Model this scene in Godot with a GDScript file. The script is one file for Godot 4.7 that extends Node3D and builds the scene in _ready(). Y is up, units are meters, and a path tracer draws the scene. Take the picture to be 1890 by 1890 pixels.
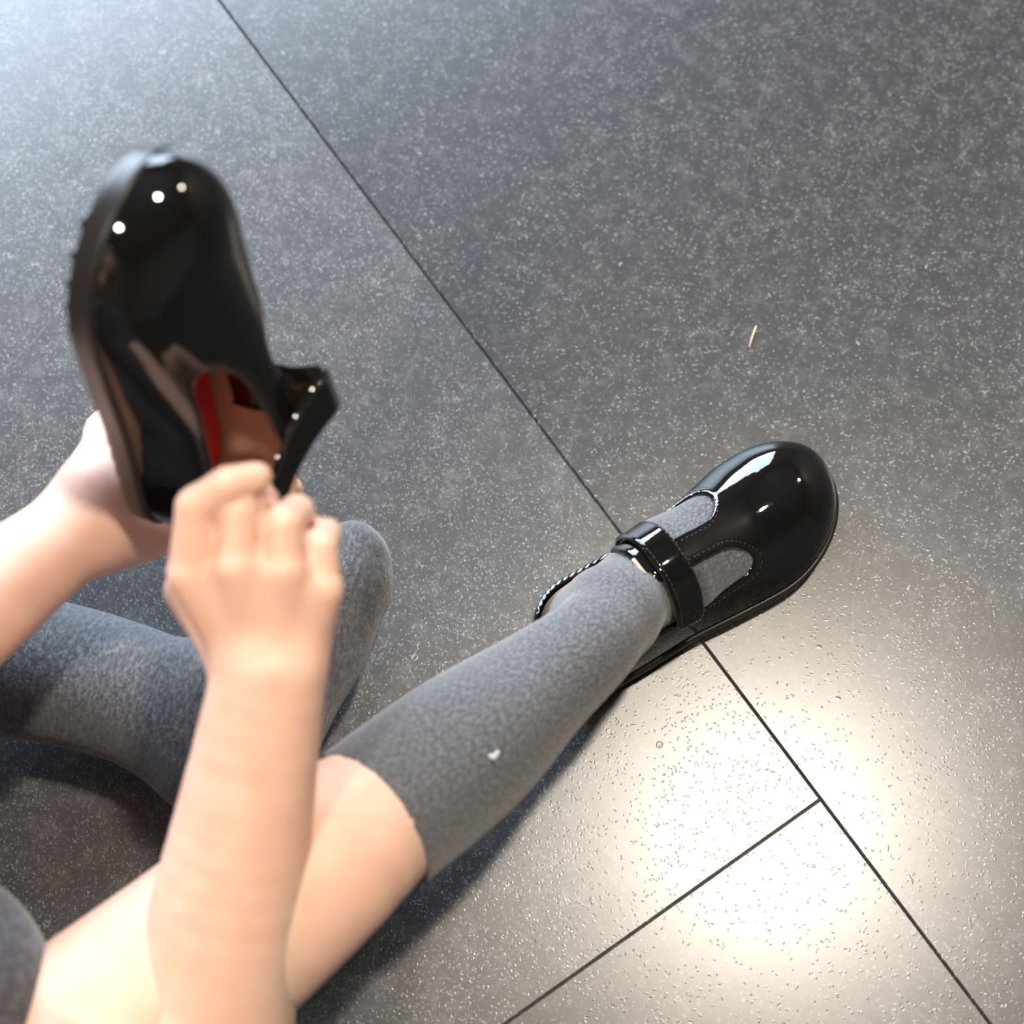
extends Node3D
# A child on a dark stone tiled floor puts on patent shoes; seen from above.

const TURN := deg_to_rad(-55.65)          # the tiles and the room are laid along this direction
var corner := Vector3(0.1626, 0.0000, -0.1749)            # where three tiles meet
var rng := RandomNumberGenerator.new()
var M := {}


# ---------------------------------------------------------------- helpers
func numbered(called: String) -> String:
	if not has_node(NodePath(called)):
		return called
	var k := 1
	while has_node(NodePath("%s_%03d" % [called, k])):
		k += 1
	return "%s_%03d" % [called, k]


func thing(called: String, label: String, category: String, at := Vector3.ZERO, group := "") -> Node3D:
	var o := Node3D.new()
	o.name = numbered(called)
	add_child(o)
	o.position = at
	tag(o, label, category, group)
	return o


func tag(o: Node3D, label: String, category := "", group := "") -> void:
	o.set_meta("label", label)
	if category:
		o.set_meta("category", category)
	if group:
		o.set_meta("group", group)


func obj(called: String, mesh: Mesh, m: Material, parent: Node = self, at := Transform3D()) -> MeshInstance3D:
	var o := MeshInstance3D.new()
	o.name = numbered(called) if parent == self else called
	o.mesh = mesh
	o.material_override = m
	o.transform = at
	o.cast_shadow = GeometryInstance3D.SHADOW_CASTING_SETTING_ON
	parent.add_child(o, true)
	return o


func struct(called: String, mesh: Mesh, m: Material, parent: Node = self, at := Transform3D()) -> MeshInstance3D:
	var o := obj(called, mesh, m, parent, at)
	if parent == self:
		o.set_meta("kind", "structure")
	return o


func box_mesh(size: Vector3, bevel := 0.0) -> Mesh:
	if bevel <= 0.0:
		var b := BoxMesh.new()
		b.size = size
		return b
	var st := SurfaceTool.new()
	st.begin(Mesh.PRIMITIVE_TRIANGLES)
	st.set_smooth_group(-1)
	var h := size / 2.0
	var r := Vector3(h.x - bevel, h.y - bevel, h.z - bevel)
	# the six faces, pulled in by the bevel, then strips and corners between them: the hull of 24 points
	for a in 3:
		for s in [-1.0, 1.0]:
			var n := Vector3.ZERO
			n[a] = s
			var u := (a + 1) % 3
			var v := (a + 2) % 3
			var q := []
			for c in [[-1, -1], [1, -1], [1, 1], [-1, 1]]:
				var p := Vector3.ZERO
				p[a] = s * h[a]
				p[u] = c[0] * r[u]
				p[v] = c[1] * r[v]
				q.append(p)
			quad(st, q[0], q[1], q[2], q[3], n)
	for a in 3:
		var u := (a + 1) % 3
		var v := (a + 2) % 3
		for su in [-1.0, 1.0]:
			for sv in [-1.0, 1.0]:
				var q := []
				for c in [[-1, 0], [1, 0], [1, 1], [-1, 1]]:
					var p := Vector3.ZERO
					p[a] = c[0] * r[a]
					p[u] = su * (h[u] if c[1] == 0 else r[u])
					p[v] = sv * (r[v] if c[1] == 0 else h[v])
					q.append(p)
				var n := Vector3.ZERO
				n[u] = su
				n[v] = sv
				quad(st, q[0], q[1], q[2], q[3], n)
	for sx in [-1.0, 1.0]:
		for sy in [-1.0, 1.0]:
			for sz in [-1.0, 1.0]:
				var s := Vector3(sx, sy, sz)
				tri(st, Vector3(h.x, r.y, r.z) * s, Vector3(r.x, h.y, r.z) * s, Vector3(r.x, r.y, h.z) * s, s)
	st.generate_normals()
	return st.commit()


func tri(st: SurfaceTool, a: Vector3, b: Vector3, c: Vector3, n: Vector3) -> void:
	if (b - a).cross(c - a).dot(n) > 0.0:       # front faces run clockwise
		var t := b
		b = c
		c = t
	for p: Vector3 in [a, b, c]:
		st.set_uv(Vector2(p.x, p.z))
		st.add_vertex(p)


func quad(st: SurfaceTool, a: Vector3, b: Vector3, c: Vector3, d: Vector3, n: Vector3) -> void:
	tri(st, a, b, c, n)
	tri(st, a, c, d, n)


func begin() -> SurfaceTool:
	var st := SurfaceTool.new()
	st.begin(Mesh.PRIMITIVE_TRIANGLES)
	return st


func smooth(st: SurfaceTool) -> Mesh:
	st.index()
	st.generate_normals()
	return st.commit()


func tube(st: SurfaceTool, path: PackedVector3Array, radii: PackedFloat32Array, sides := 8) -> void:
	var rings := []
	var up := Vector3(0.31, 0.9, 0.2).normalized()
	for i in path.size():
		var d := (path[mini(i + 1, path.size() - 1)] - path[maxi(i - 1, 0)]).normalized()
		var a := d.cross(up).normalized()
		var b := a.cross(d)
		up = b
		var ring := PackedVector3Array()
		for k in sides:
			var w := TAU * k / sides
			ring.append(path[i] + (a * cos(w) + b * sin(w)) * radii[i])
		rings.append(ring)
	for i in path.size() - 1:
		for k in sides:
			var j := (k + 1) % sides
			var n: Vector3 = rings[i][k] - path[i]
			quad(st, rings[i][k], rings[i][j], rings[i + 1][j], rings[i + 1][k], n)
	var first: Vector3 = path[0] - path[1]
	var last_: Vector3 = path[-1] - path[-2]
	for k in range(1, sides - 1):
		tri(st, rings[0][0], rings[0][k], rings[0][k + 1], first)
		tri(st, rings[-1][0], rings[-1][k], rings[-1][k + 1], last_)


# ---------------------------------------------------------------- bodies: tapered bones joined by a smooth minimum, meshed as surface nets
var cv := PackedVector3Array()
var cn := PackedVector3Array()
var ci := PackedInt32Array()


func body_begin() -> void:
	cv = PackedVector3Array()
	cn = PackedVector3Array()
	ci = PackedInt32Array()


func body_commit() -> Mesh:
	var arrays := []
	arrays.resize(Mesh.ARRAY_MAX)
	arrays[Mesh.ARRAY_VERTEX] = cv
	arrays[Mesh.ARRAY_NORMAL] = cn
	arrays[Mesh.ARRAY_INDEX] = ci
	var m := ArrayMesh.new()
	m.add_surface_from_arrays(Mesh.PRIMITIVE_TRIANGLES, arrays)
	return m


func put_bone(g: PackedFloat32Array, b: Array, lo: Vector3, cell: float, nx: int, ny: int, nz: int, blend: float, reach: float) -> void:
	var a: Vector3 = b[0] - lo
	var d: Vector3 = b[1] - b[0]
	var dd := maxf(d.length_squared(), 1e-12)
	var ra: float = b[2]
	var rb: float = b[3]
	var k := maxf(blend, 1e-6)
	var pad := maxf(ra, rb) + reach + cell * 2.5
	var p0 := (a.min(a + d) - Vector3.ONE * pad) / cell
	var p1 := (a.max(a + d) + Vector3.ONE * pad) / cell
	for x in range(maxi(0, int(p0.x)), mini(nx, int(p1.x) + 1)):
		for y in range(maxi(0, int(p0.y)), mini(ny, int(p1.y) + 1)):
			var at := (x * ny + y) * nz
			for z in range(maxi(0, int(p0.z)), mini(nz, int(p1.z) + 1)):
				var q := Vector3(x * cell, y * cell, z * cell) - a
				var t := clampf(q.dot(d) / dd, 0.0, 1.0)
				var v := (q - d * t).length() - ra - (rb - ra) * t
				var o := g[at + z]
				var h := maxf(k - absf(v - o), 0.0)
				g[at + z] = minf(v, o) - h * h / (k * 4.0)


# bones: [a, b, radius at a, radius at b, blend]; cuts: planes [point, normal] beyond which all is removed; carve: bones taken away
func nets(bones: Array, cell: float, cuts := [], carve := []) -> void:
	var lo := Vector3.ONE * 1e9
	var hi := -lo
	for item in bones:
		for b in (item.bones if item is Dictionary else [item]):
			var r: float = maxf(b[2], b[3]) + b[4] * 0.3 + cell * 2.0
			lo = lo.min(b[0] - Vector3.ONE * r).min(b[1] - Vector3.ONE * r)
			hi = hi.max(b[0] + Vector3.ONE * r).max(b[1] + Vector3.ONE * r)
	var nx := int((hi.x - lo.x) / cell) + 2
	var ny := int((hi.y - lo.y) / cell) + 2
	var nz := int((hi.z - lo.z) / cell) + 2
	var g := PackedFloat32Array()
	g.resize(nx * ny * nz)
	g.fill(1.0)
	for item in bones:
		if item is Dictionary:
			var one := PackedFloat32Array()
			one.resize(g.size())
			one.fill(1.0)
			var k: float = item.blend
			for b in item.bones:
				put_bone(one, b, lo, cell, nx, ny, nz, 0.0, k)
			for i in g.size():
				var v := one[i]
				if v < 0.9:
					var o := g[i]
					var h := maxf(k - absf(v - o), 0.0)
					g[i] = minf(v, o) - h * h / (k * 4.0)
		else:
			put_bone(g, item, lo, cell, nx, ny, nz, item[4], item[4])
	for b in carve:
		var a: Vector3 = b[0] - lo
		var d: Vector3 = b[1] - b[0]
		var dd := maxf(d.length_squared(), 1e-12)
		var k: float = b[4]
		var pad := maxf(b[2], b[3]) + k + cell * 2.5
		var p0 := (a.min(a + d) - Vector3.ONE * pad) / cell
		var p1 := (a.max(a + d) + Vector3.ONE * pad) / cell
		for x in range(maxi(0, int(p0.x)), mini(nx, int(p1.x) + 1)):
			for y in range(maxi(0, int(p0.y)), mini(ny, int(p1.y) + 1)):
				var at := (x * ny + y) * nz
				for z in range(maxi(0, int(p0.z)), mini(nz, int(p1.z) + 1)):
					var q := Vector3(x * cell, y * cell, z * cell) - a
					var t := clampf(q.dot(d) / dd, 0.0, 1.0)
					var v: float = -((q - d * t).length() - lerpf(b[2], b[3], t))
					var o := g[at + z]
					var h := maxf(k - absf(v - o), 0.0)
					g[at + z] = maxf(v, o) + h * h / (k * 4.0)
	for c in cuts:
		var base: Vector3 = c[0] - lo
		var n: Vector3 = c[1]
		for x in nx:
			for y in ny:
				var at := (x * ny + y) * nz
				var s := n.x * (x * cell - base.x) + n.y * (y * cell - base.y) - n.z * base.z
				for z in nz:
					var v := s + n.z * z * cell
					var o := g[at + z]
					if o < 0.5:
						var h := maxf(0.003 - absf(v - o), 0.0)
						g[at + z] = maxf(v, o) + h * h / 0.012
	var sx := ny * nz
	var corners: Array[int] = [0, sx, nz, sx + nz, 1, sx + 1, nz + 1, sx + nz + 1]
	var edges := [[0, 1], [2, 3], [4, 5], [6, 7], [0, 2], [1, 3], [4, 6], [5, 7], [0, 4], [1, 5], [2, 6], [3, 7]]
	var index := {}
	var f := PackedFloat32Array()
	f.resize(8)
	for x in nx - 1:
		for y in ny - 1:
			for z in nz - 1:
				var at := x * sx + y * nz + z
				var v0 := g[at]
				if v0 > cell * 2.0 or v0 < -cell * 2.5:
					continue
				var neg := 0
				for c in 8:
					f[c] = g[at + corners[c]]
					if f[c] < 0.0:
						neg += 1
				if neg == 0 or neg == 8:
					continue
				var sum := Vector3.ZERO
				var n := 0
				for e in edges:
					var fa: float = f[e[0]]
					var fb: float = f[e[1]]
					if (fa < 0.0) != (fb < 0.0):
						var t := fa / (fa - fb)
						var pa := Vector3(e[0] & 1, (e[0] >> 1) & 1, e[0] >> 2)
						var pb := Vector3(e[1] & 1, (e[1] >> 1) & 1, e[1] >> 2)
						sum += pa.lerp(pb, t)
						n += 1
				sum /= n
				var gx := lerpf(lerpf(f[1] - f[0], f[3] - f[2], sum.y), lerpf(f[5] - f[4], f[7] - f[6], sum.y), sum.z)
				var gy := lerpf(lerpf(f[2] - f[0], f[3] - f[1], sum.x), lerpf(f[6] - f[4], f[7] - f[5], sum.x), sum.z)
				var gz := lerpf(lerpf(f[4] - f[0], f[5] - f[1], sum.x), lerpf(f[6] - f[2], f[7] - f[3], sum.x), sum.y)
				index[at] = cv.size()
				cv.append(lo + (Vector3(x, y, z) + sum) * cell)
				cn.append(Vector3(gx, gy, gz).normalized())
	# smoother normals: the mean over each vertex's neighbours comes from the faces below
	var steps: Array[int] = [sx, nz, 1]
	for at: int in index:
		for axis in 3:
			var e: int = steps[axis]
			if (g[at] < 0.0) == (g[at + e] < 0.0):
				continue
			var u: int = steps[(axis + 1) % 3]
			var w: int = steps[(axis + 2) % 3]
			if not (index.has(at - u) and index.has(at - w) and index.has(at - u - w)):
				continue
			var q: Array[int] = [index[at], index[at - u], index[at - u - w], index[at - w]]
			if g[at] < 0.0:
				q.reverse()
			ci.append_array([q[0], q[1], q[2], q[0], q[2], q[3]])


# a limb as many short bones along a smooth line through its stations
func limb(points: Array, radii: Array, pieces: int, blend := 0.008) -> Array:
	var xs := []
	var ax := [[], [], []]
	for i in points.size():
		xs.append(0.0 if i == 0 else xs[-1] + (points[i] as Vector3).distance_to(points[i - 1]))
		for k in 3:
			ax[k].append(points[i][k])
	var out := []
	var was := Vector3.ZERO
	var r0 := 0.0
	for i in pieces + 1:
		var x: float = xs[-1] * i / pieces
		var p := Vector3(curve(xs, ax[0], x), curve(xs, ax[1], x), curve(xs, ax[2], x))
		var r1 := curve(xs, radii, x)
		if i > 0:
			out.append([was, p, r0, r1, 0.0])
		was = p
		r0 = r1
	return [{"bones": out, "blend": blend}]


# ---------------------------------------------------------------- sheets with openings: a grid over a surface, cut where its mask falls below nothing
# at(u, v) -> Vector3 ; mask(u, v, p) -> float in metres; returns [outer mesh, inner mesh, points along the edge at the stitch distance]
func sheet(at: Callable, mask: Callable, us: PackedFloat32Array, vs: PackedFloat32Array, thick: float, round_: float, stitch := 0.0, out_sign := 1.0, split := 9.0) -> Array:
	var nu := us.size()
	var nv := vs.size()
	var p := PackedVector3Array()
	var m := PackedFloat32Array()
	for i in nu:
		for j in nv:
			var q: Vector3 = at.call(us[i], vs[j])
			p.append(q)
			m.append(mask.call(us[i], vs[j], q))
	var n := PackedVector3Array()
	for i in nu:
		for j in nv:
			var du := p[mini(i + 1, nu - 1) * nv + j] - p[maxi(i - 1, 0) * nv + j]
			var dv := p[i * nv + mini(j + 1, nv - 1)] - p[i * nv + maxi(j - 1, 0)]
			var c := dv.cross(du)
			n.append(c.normalized() * out_sign if c.length() > 1e-12 else Vector3.ZERO)
	var outer := begin()
	var inner := begin()
	var fore := begin()
	fore.set_smooth_group(0)
	var seam := []
	outer.set_smooth_group(0)
	inner.set_smooth_group(0)
	for i in nu - 1:
		for j in nv - 1:
			var a := i * nv + j
			for t in [[a, a + nv, a + nv + 1], [a, a + nv + 1, a + 1]]:
				var poly := []
				var cut := []
				for k in 3:
					var x: int = t[k]
					var y: int = t[(k + 1) % 3]
					if m[x] >= 0.0:
						poly.append([p[x], n[x], m[x]])
					if (m[x] >= 0.0) != (m[y] >= 0.0):
						var s := m[x] / (m[x] - m[y])
						poly.append([p[x].lerp(p[y], s), n[x].lerp(n[y], s).normalized(), 0.0])
					if stitch > 0.0 and (m[x] >= stitch) != (m[y] >= stitch):
						var s := (m[x] - stitch) / (m[x] - m[y])
						cut.append([p[x].lerp(p[y], s), n[x].lerp(n[y], s).normalized()])
				if cut.size() == 2:
					seam.append([cut[0][0] + cut[0][1] * thick, cut[1][0] + cut[1][1] * thick])
				if poly.size() < 3:
					continue
				var pts := []
				for c in poly:
					var w := 1.0 - clampf(c[2] / round_, 0.0, 1.0)
					pts.append(c[0] + c[1] * thick * sqrt(maxf(0.0, 1.0 - w * w)))
				for k in range(1, poly.size() - 1):
					var nn: Vector3 = poly[0][1] + poly[k][1] + poly[k + 1][1]
					tri(outer, pts[0], pts[k], pts[k + 1], nn)
					tri(fore if poly[0][0].x > split else inner, poly[0][0], poly[k][0], poly[k + 1][0], -nn)
	return [smooth(outer), smooth(inner), seam, smooth(fore) if split < 1.0 else null]


func spaced(count: int, power := 1.0) -> PackedFloat32Array:
	var a := PackedFloat32Array()
	for i in count:
		a.append(pow(float(i) / (count - 1), power))
	return a


func smax(a: float, b: float, k: float) -> float:
	var h := maxf(k - absf(a - b), 0.0)
	return maxf(a, b) + h * h / (k * 4.0)


func smin(a: float, b: float, k: float) -> float:
	return -smax(-a, -b, k)


func curve(xs: Array, ys: Array, x: float) -> float:      # a smooth line through the points
	var n := xs.size()
	if x <= xs[0]:
		return ys[0]
	for i in n - 1:
		if x <= xs[i + 1]:
			var h: float = xs[i + 1] - xs[i]
			var t: float = (x - xs[i]) / h
			var m0: float = (ys[i + 1] - ys[maxi(i - 1, 0)]) / (xs[i + 1] - xs[maxi(i - 1, 0)]) * h
			var m1: float = (ys[mini(i + 2, n - 1)] - ys[i]) / (xs[mini(i + 2, n - 1)] - xs[i]) * h
			var t2 := t * t
			var t3 := t2 * t
			return (2 * t3 - 3 * t2 + 1) * ys[i] + (t3 - 2 * t2 + t) * m0 + (3 * t2 - 2 * t3) * ys[i + 1] + (t3 - t2) * m1
	return ys[n - 1]


# ---------------------------------------------------------------- the shoe: toe along +x, ground at y = 0, outer side along +z * side
const LONG := 0.192
const SOLE := 0.0125


func half_width(u: float) -> float:
	var w := curve([0.0, 0.12, 0.25, 0.4, 0.55, 0.7, 0.8, 1.0], [0.0275, 0.0280, 0.0282, 0.0285, 0.0325, 0.0370, 0.0378, 0.0375], u)
	w *= sqrt(maxf(0.0, 1.0 - pow(clampf((u - 0.70) / 0.30, 0.0, 1.0), 2.3)))
	return w * sqrt(maxf(0.0, 1.0 - pow(clampf((0.15 - u) / 0.15, 0.0, 1.0), 2.2)))


func bend(u: float, side: float) -> float:      # the outline swings to the outer side at the ball, to the inner side at the toe
	return side * (0.0035 * sin(u * 4.2 - 0.6) - 0.002 * u)


func spring(u: float) -> float:                 # the toe stands a little off the ground
	return 0.007 * pow(clampf((u - 0.7) / 0.3, 0.0, 1.0), 2.0)


func shoe_last(u: float, v: float, side: float) -> Vector3:
	var h := curve([0.0, 0.1, 0.2, 0.3, 0.4, 0.48, 0.56, 0.64, 0.72, 0.80, 1.0], [0.066, 0.070, 0.070, 0.068, 0.063, 0.0575, 0.0505, 0.0445, 0.0400, 0.0370, 0.0365], u)
	h *= sqrt(maxf(0.0, 1.0 - pow(clampf((u - 0.74) / 0.26, 0.0, 1.0), 2.5)))
	var w := maxf(0.0, half_width(u) - 0.0012)
	var p := lerpf(2.7, 2.25, smoothstep(0.3, 0.7, u))
	var a := v * PI / 2.0
	var z := signf(sin(a)) * pow(absf(sin(a)), 2.0 / p)
	var y := pow(absf(cos(a)), 2.0 / p)
	var lean := side * 0.004 * smoothstep(0.2, 0.6, u)
	return Vector3(u * LONG, SOLE - 0.002 + spring(u) + h * y, w * z + bend(u, side) - lean * y)


func make_shoe(label: String, side: float, lift: float, pull: float) -> Node3D:
	var root := thing("shoe", label, "shoe", Vector3.ZERO, "pair of black patent shoes")
	var us := PackedFloat32Array()
	for i in 190:
		us.append(0.5 - 0.5 * cos(PI * i / 189.0))
	var vs := PackedFloat32Array()
	for j in 150:
		vs.append(-1.0 + 2.0 * j / 149.0)
	var at := func(u: float, v: float) -> Vector3: return shoe_last(u, v, side)
	var mask := func(u: float, _v: float, p: Vector3) -> float:
		var y := p.y - SOLE - spring(u)
		var z := p.z - bend(u, side)
		var collar := curve([0.0, 0.08, 0.2, 0.32, 0.42, 0.52, 0.6, 0.7, 0.8], [0.049, 0.0475, 0.042, 0.036, 0.034, 0.033, 0.031, 0.030, 0.030], u)
		var m := collar - y
		m = smax(m, p.x - (0.635 - absf(absf(z) - 0.016) * 1.2) * LONG, 0.012)
		var bar := smin(0.0085 + 0.012 * pow(clampf((u - 0.54) / 0.1, 0.0, 1.0), 2.0) - absf(z), p.x - 0.318 * LONG, 0.003)
		return smax(m, bar, 0.006)
	var parts := sheet(at, mask, us, vs, 0.0017, 0.0016, 0.0034, 1.0, 0.40 * LONG)
	obj("upper", parts[0], M.patent, root)
	var inside := obj("lining", parts[1], M.lining, root)
	inside.set_meta("label", "pale beige leather lining")
	obj("vamp_lining", parts[3], M.vamp_lining, root).set_meta("label", "red brown front lining")
	# stitches round the openings
	var st := begin()
	stitches(st, parts[2], 0.0026, 0.0017)
	# the ankle strap
	var su := PackedFloat32Array()
	for i in 15:
		su.append(-1.0 + 2.0 * i / 14.0)
	var sv := PackedFloat32Array()
	for j in 130:
		sv.append(-0.86 + 1.60 * j / 129.0)
	var half := 0.0088
	var band := func(w: float, v: float, drop: float, push: float) -> Vector3:
		var u := 0.378 + push + w * half / LONG - 0.015 * v * v - pull * smoothstep(-0.1, 0.74, v) + pull * 0.5 * exp(-pow((v + 0.1) / 0.3, 2.0))
		var s := v * side
		var b := shoe_last(u, s, side)
		var n := (shoe_last(u, s + 0.01, side) - shoe_last(u, s - 0.01, side)).cross(shoe_last(u + 0.01, s, side) - shoe_last(u - 0.01, s, side)).normalized()
		var off := lerpf(-0.0005, 0.0033, smoothstep(-0.80, -0.55, v)) + lift * exp(-pow((v + 0.18) / 0.22, 2.0)) + pull * 0.2 * smoothstep(0.2, 0.74, v) - drop
		return b + n * off
	var top := func(w: float, v: float) -> Vector3: return band.call(w, v, 0.0, 0.0)
	var edge := func(w: float, v: float, _p: Vector3) -> float: return smin((1.0 - absf(w)) * half, (0.735 - v) * 0.05, 0.004)
	var flip := side
	parts = sheet(top, edge, su, sv, 0.0021, 0.0012, 0.0017, flip)
	var strap := obj("strap", parts[0], M.patent, root)
	obj("strap_back", parts[1], M.backing, strap)
	stitches(st, parts[2], 0.0026, 0.0021)
	var under := func(w: float, v: float) -> Vector3: return band.call(w, v * 0.55 - 0.38, 0.0030 + lift * 0.3, -0.03)
	var under_edge := func(w: float, v: float, _p: Vector3) -> float: return minf((1.0 - absf(w)) * half * 0.75, (0.995 - absf(v)) * 0.06)
	parts = sheet(under, under_edge, su, sv, 0.0018, 0.0012, 0.0, flip)
	obj("strap_loop", parts[0], M.patent, root)
	obj("stitching", smooth(st), M.thread, root)
	# a pale strip where the end of the bar is lined
	var lip := begin()
	var path := PackedVector3Array()
	var radii := PackedFloat32Array()
	for i in 14:
		var v := (-0.10 + 0.24 * i / 13.0)
		path.append(band.call(-1.0, v, 0.0005 + lift, -0.031))
		radii.append(0.0011)
	tube(lip, path, radii, 8)
	obj("lining_edge", smooth(lip), M.lining, root)
	# insole
	st = begin()
	for i in 60:
		var u0 := 0.02 + 0.95 * i / 60.0
		var u1 := 0.02 + 0.95 * (i + 1) / 60.0
		var w0 := maxf(0.001, half_width(u0) - 0.0032)
		var w1 := maxf(0.001, half_width(u1) - 0.0032)
		var y0 := SOLE + 0.008 + spring(u0)
		var y1 := SOLE + 0.008 + spring(u1)
		quad(st, Vector3(u0 * LONG, y0, bend(u0, side) - w0), Vector3(u0 * LONG, y0, bend(u0, side) + w0), Vector3(u1 * LONG, y1, bend(u1, side) + w1), Vector3(u1 * LONG, y1, bend(u1, side) - w1), Vector3.UP)
	var ins := obj("insole", smooth(st), M.insole, root)
	ins.set_meta("label", "red insole")
	# sole: an outline swept by a profile of [out, up]
	var outline := []
	for i in 181:
		var a := PI * i / 180.0
		outline.append(0.5 - 0.5 * cos(a))
	var ring := []
	for i in 181:
		ring.append([outline[i], 1.0])
	for i in range(179, 0, -1):
		ring.append([outline[i], -1.0])
	var profile := [[-0.0035, 0.0004], [-0.0008, 0.0008], [0.0012, 0.0024], [0.0016, 0.0050], [0.0018, 0.0080], [0.0021, 0.0100], [0.0023, 0.0115], [0.0018, 0.0128], [0.0004, 0.0133], [-0.0022, 0.0130]]
	st = begin()
	var rows := []
	var flat := PackedVector2Array()
	for r in ring:
		flat.append(Vector2(r[0] * LONG, half_width(r[0]) * r[1] + bend(r[0], side)))
	for pr in profile:
		var row := PackedVector3Array()
		for i in ring.size():
			var a: Vector2 = flat[(i + 1) % ring.size()]
			var b: Vector2 = flat[i - 1]
			var d := (a - b).normalized()
			var o := Vector2(-d.y, d.x)
			var q: Vector2 = flat[i] + o * float(pr[0])
			row.append(Vector3(q.x, pr[1] + spring(ring[i][0]), q.y))
		rows.append(row)
	var mid := Vector3(LONG * 0.5, 0.006, 0.0)
	for k in profile.size() - 1:
		for i in ring.size():
			var j := (i + 1) % ring.size()
			var n: Vector3 = (rows[k][i] - mid) * Vector3(1, 0, 1)
			if k == 0:
				n = Vector3.DOWN
			elif k > 6:
				n = Vector3.UP
			quad(st, rows[k][i], rows[k][j], rows[k + 1][j], rows[k + 1][i], n)
	for k in [0, profile.size() - 1]:
		var n := Vector3.DOWN if k == 0 else Vector3.UP
		for i in range(0, 180):
			var o := ring.size() - i
			var o2 := ring.size() - i - 1
			quad(st, rows[k][i], rows[k][i + 1], rows[k][o2 % ring.size()], rows[k][o % ring.size()], n)
	obj("sole", smooth(st), M.rubber, root)
	# tread bars under the sole
	st = begin()
	for i in 17:
		var u := 0.07 + 0.86 * i / 16.0
		if u > 0.36 and u < 0.5:
			continue
		var w := half_width(u) - 0.0015
		var b := box_mesh(Vector3(0.0055, 0.0022, w * 2.0), 0.0006)
		st.append_from(b, 0, Transform3D(Basis(), Vector3(u * LONG, 0.0003 + spring(u), bend(u, side))))
	obj("tread", st.commit(), M.rubber, root)
	return root


func stitches(st: SurfaceTool, seam: Array, step: float, _thick: float) -> void:
	var taken := {}
	for s in seam:
		var c: Vector3 = (s[0] + s[1]) / 2.0
		var d: Vector3 = s[1] - s[0]
		if d.length() < 1e-5:
			continue
		var key := Vector3i((c / step).round())
		var close := false
		for x in [-1, 0, 1]:
			for y in [-1, 0, 1]:
				for z in [-1, 0, 1]:
					var k2 := key + Vector3i(x, y, z)
					if taken.has(k2) and taken[k2].distance_to(c) < step:
						close = true
		if close:
			continue
		taken[key] = c
		d = d.normalized()
		var path := PackedVector3Array([c - d * 0.0009, c - d * 0.0006, c + d * 0.0006, c + d * 0.0009])
		tube(st, path, PackedFloat32Array([0.00006, 0.00022, 0.00022, 0.00006]), 5)


# ---------------------------------------------------------------- materials
func noise(kind: int, freq: float, seed_: int, octaves := 3) -> FastNoiseLite:
	var n := FastNoiseLite.new()
	n.noise_type = kind
	n.frequency = freq
	n.seed = seed_
	n.fractal_octaves = octaves
	return n


func noise_texture(n: FastNoiseLite, size: int, ramp: Array, normal := 0.0) -> NoiseTexture2D:
	var t := NoiseTexture2D.new()
	t.width = size
	t.height = size
	t.seamless = true
	t.noise = n
	t.generate_mipmaps = false
	if normal > 0.0:
		t.as_normal_map = true
		t.bump_strength = normal
	elif ramp.size():
		var g := Gradient.new()
		var offs := PackedFloat32Array()
		var cols := PackedColorArray()
		for r in ramp:
			offs.append(r[0])
			cols.append(r[1])
		g.offsets = offs
		g.colors = cols
		t.color_ramp = g
	return t


func plain(c: Color, rough: float, spec := 0.5) -> StandardMaterial3D:
	var m := StandardMaterial3D.new()
	m.albedo_color = c
	m.roughness = rough
	m.metallic_specular = spec
	return m


func triplanar(m: StandardMaterial3D, scale: Vector3) -> void:
	m.uv1_triplanar = true
	m.uv1_scale = scale
	m.uv1_triplanar_sharpness = 4.0


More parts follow.
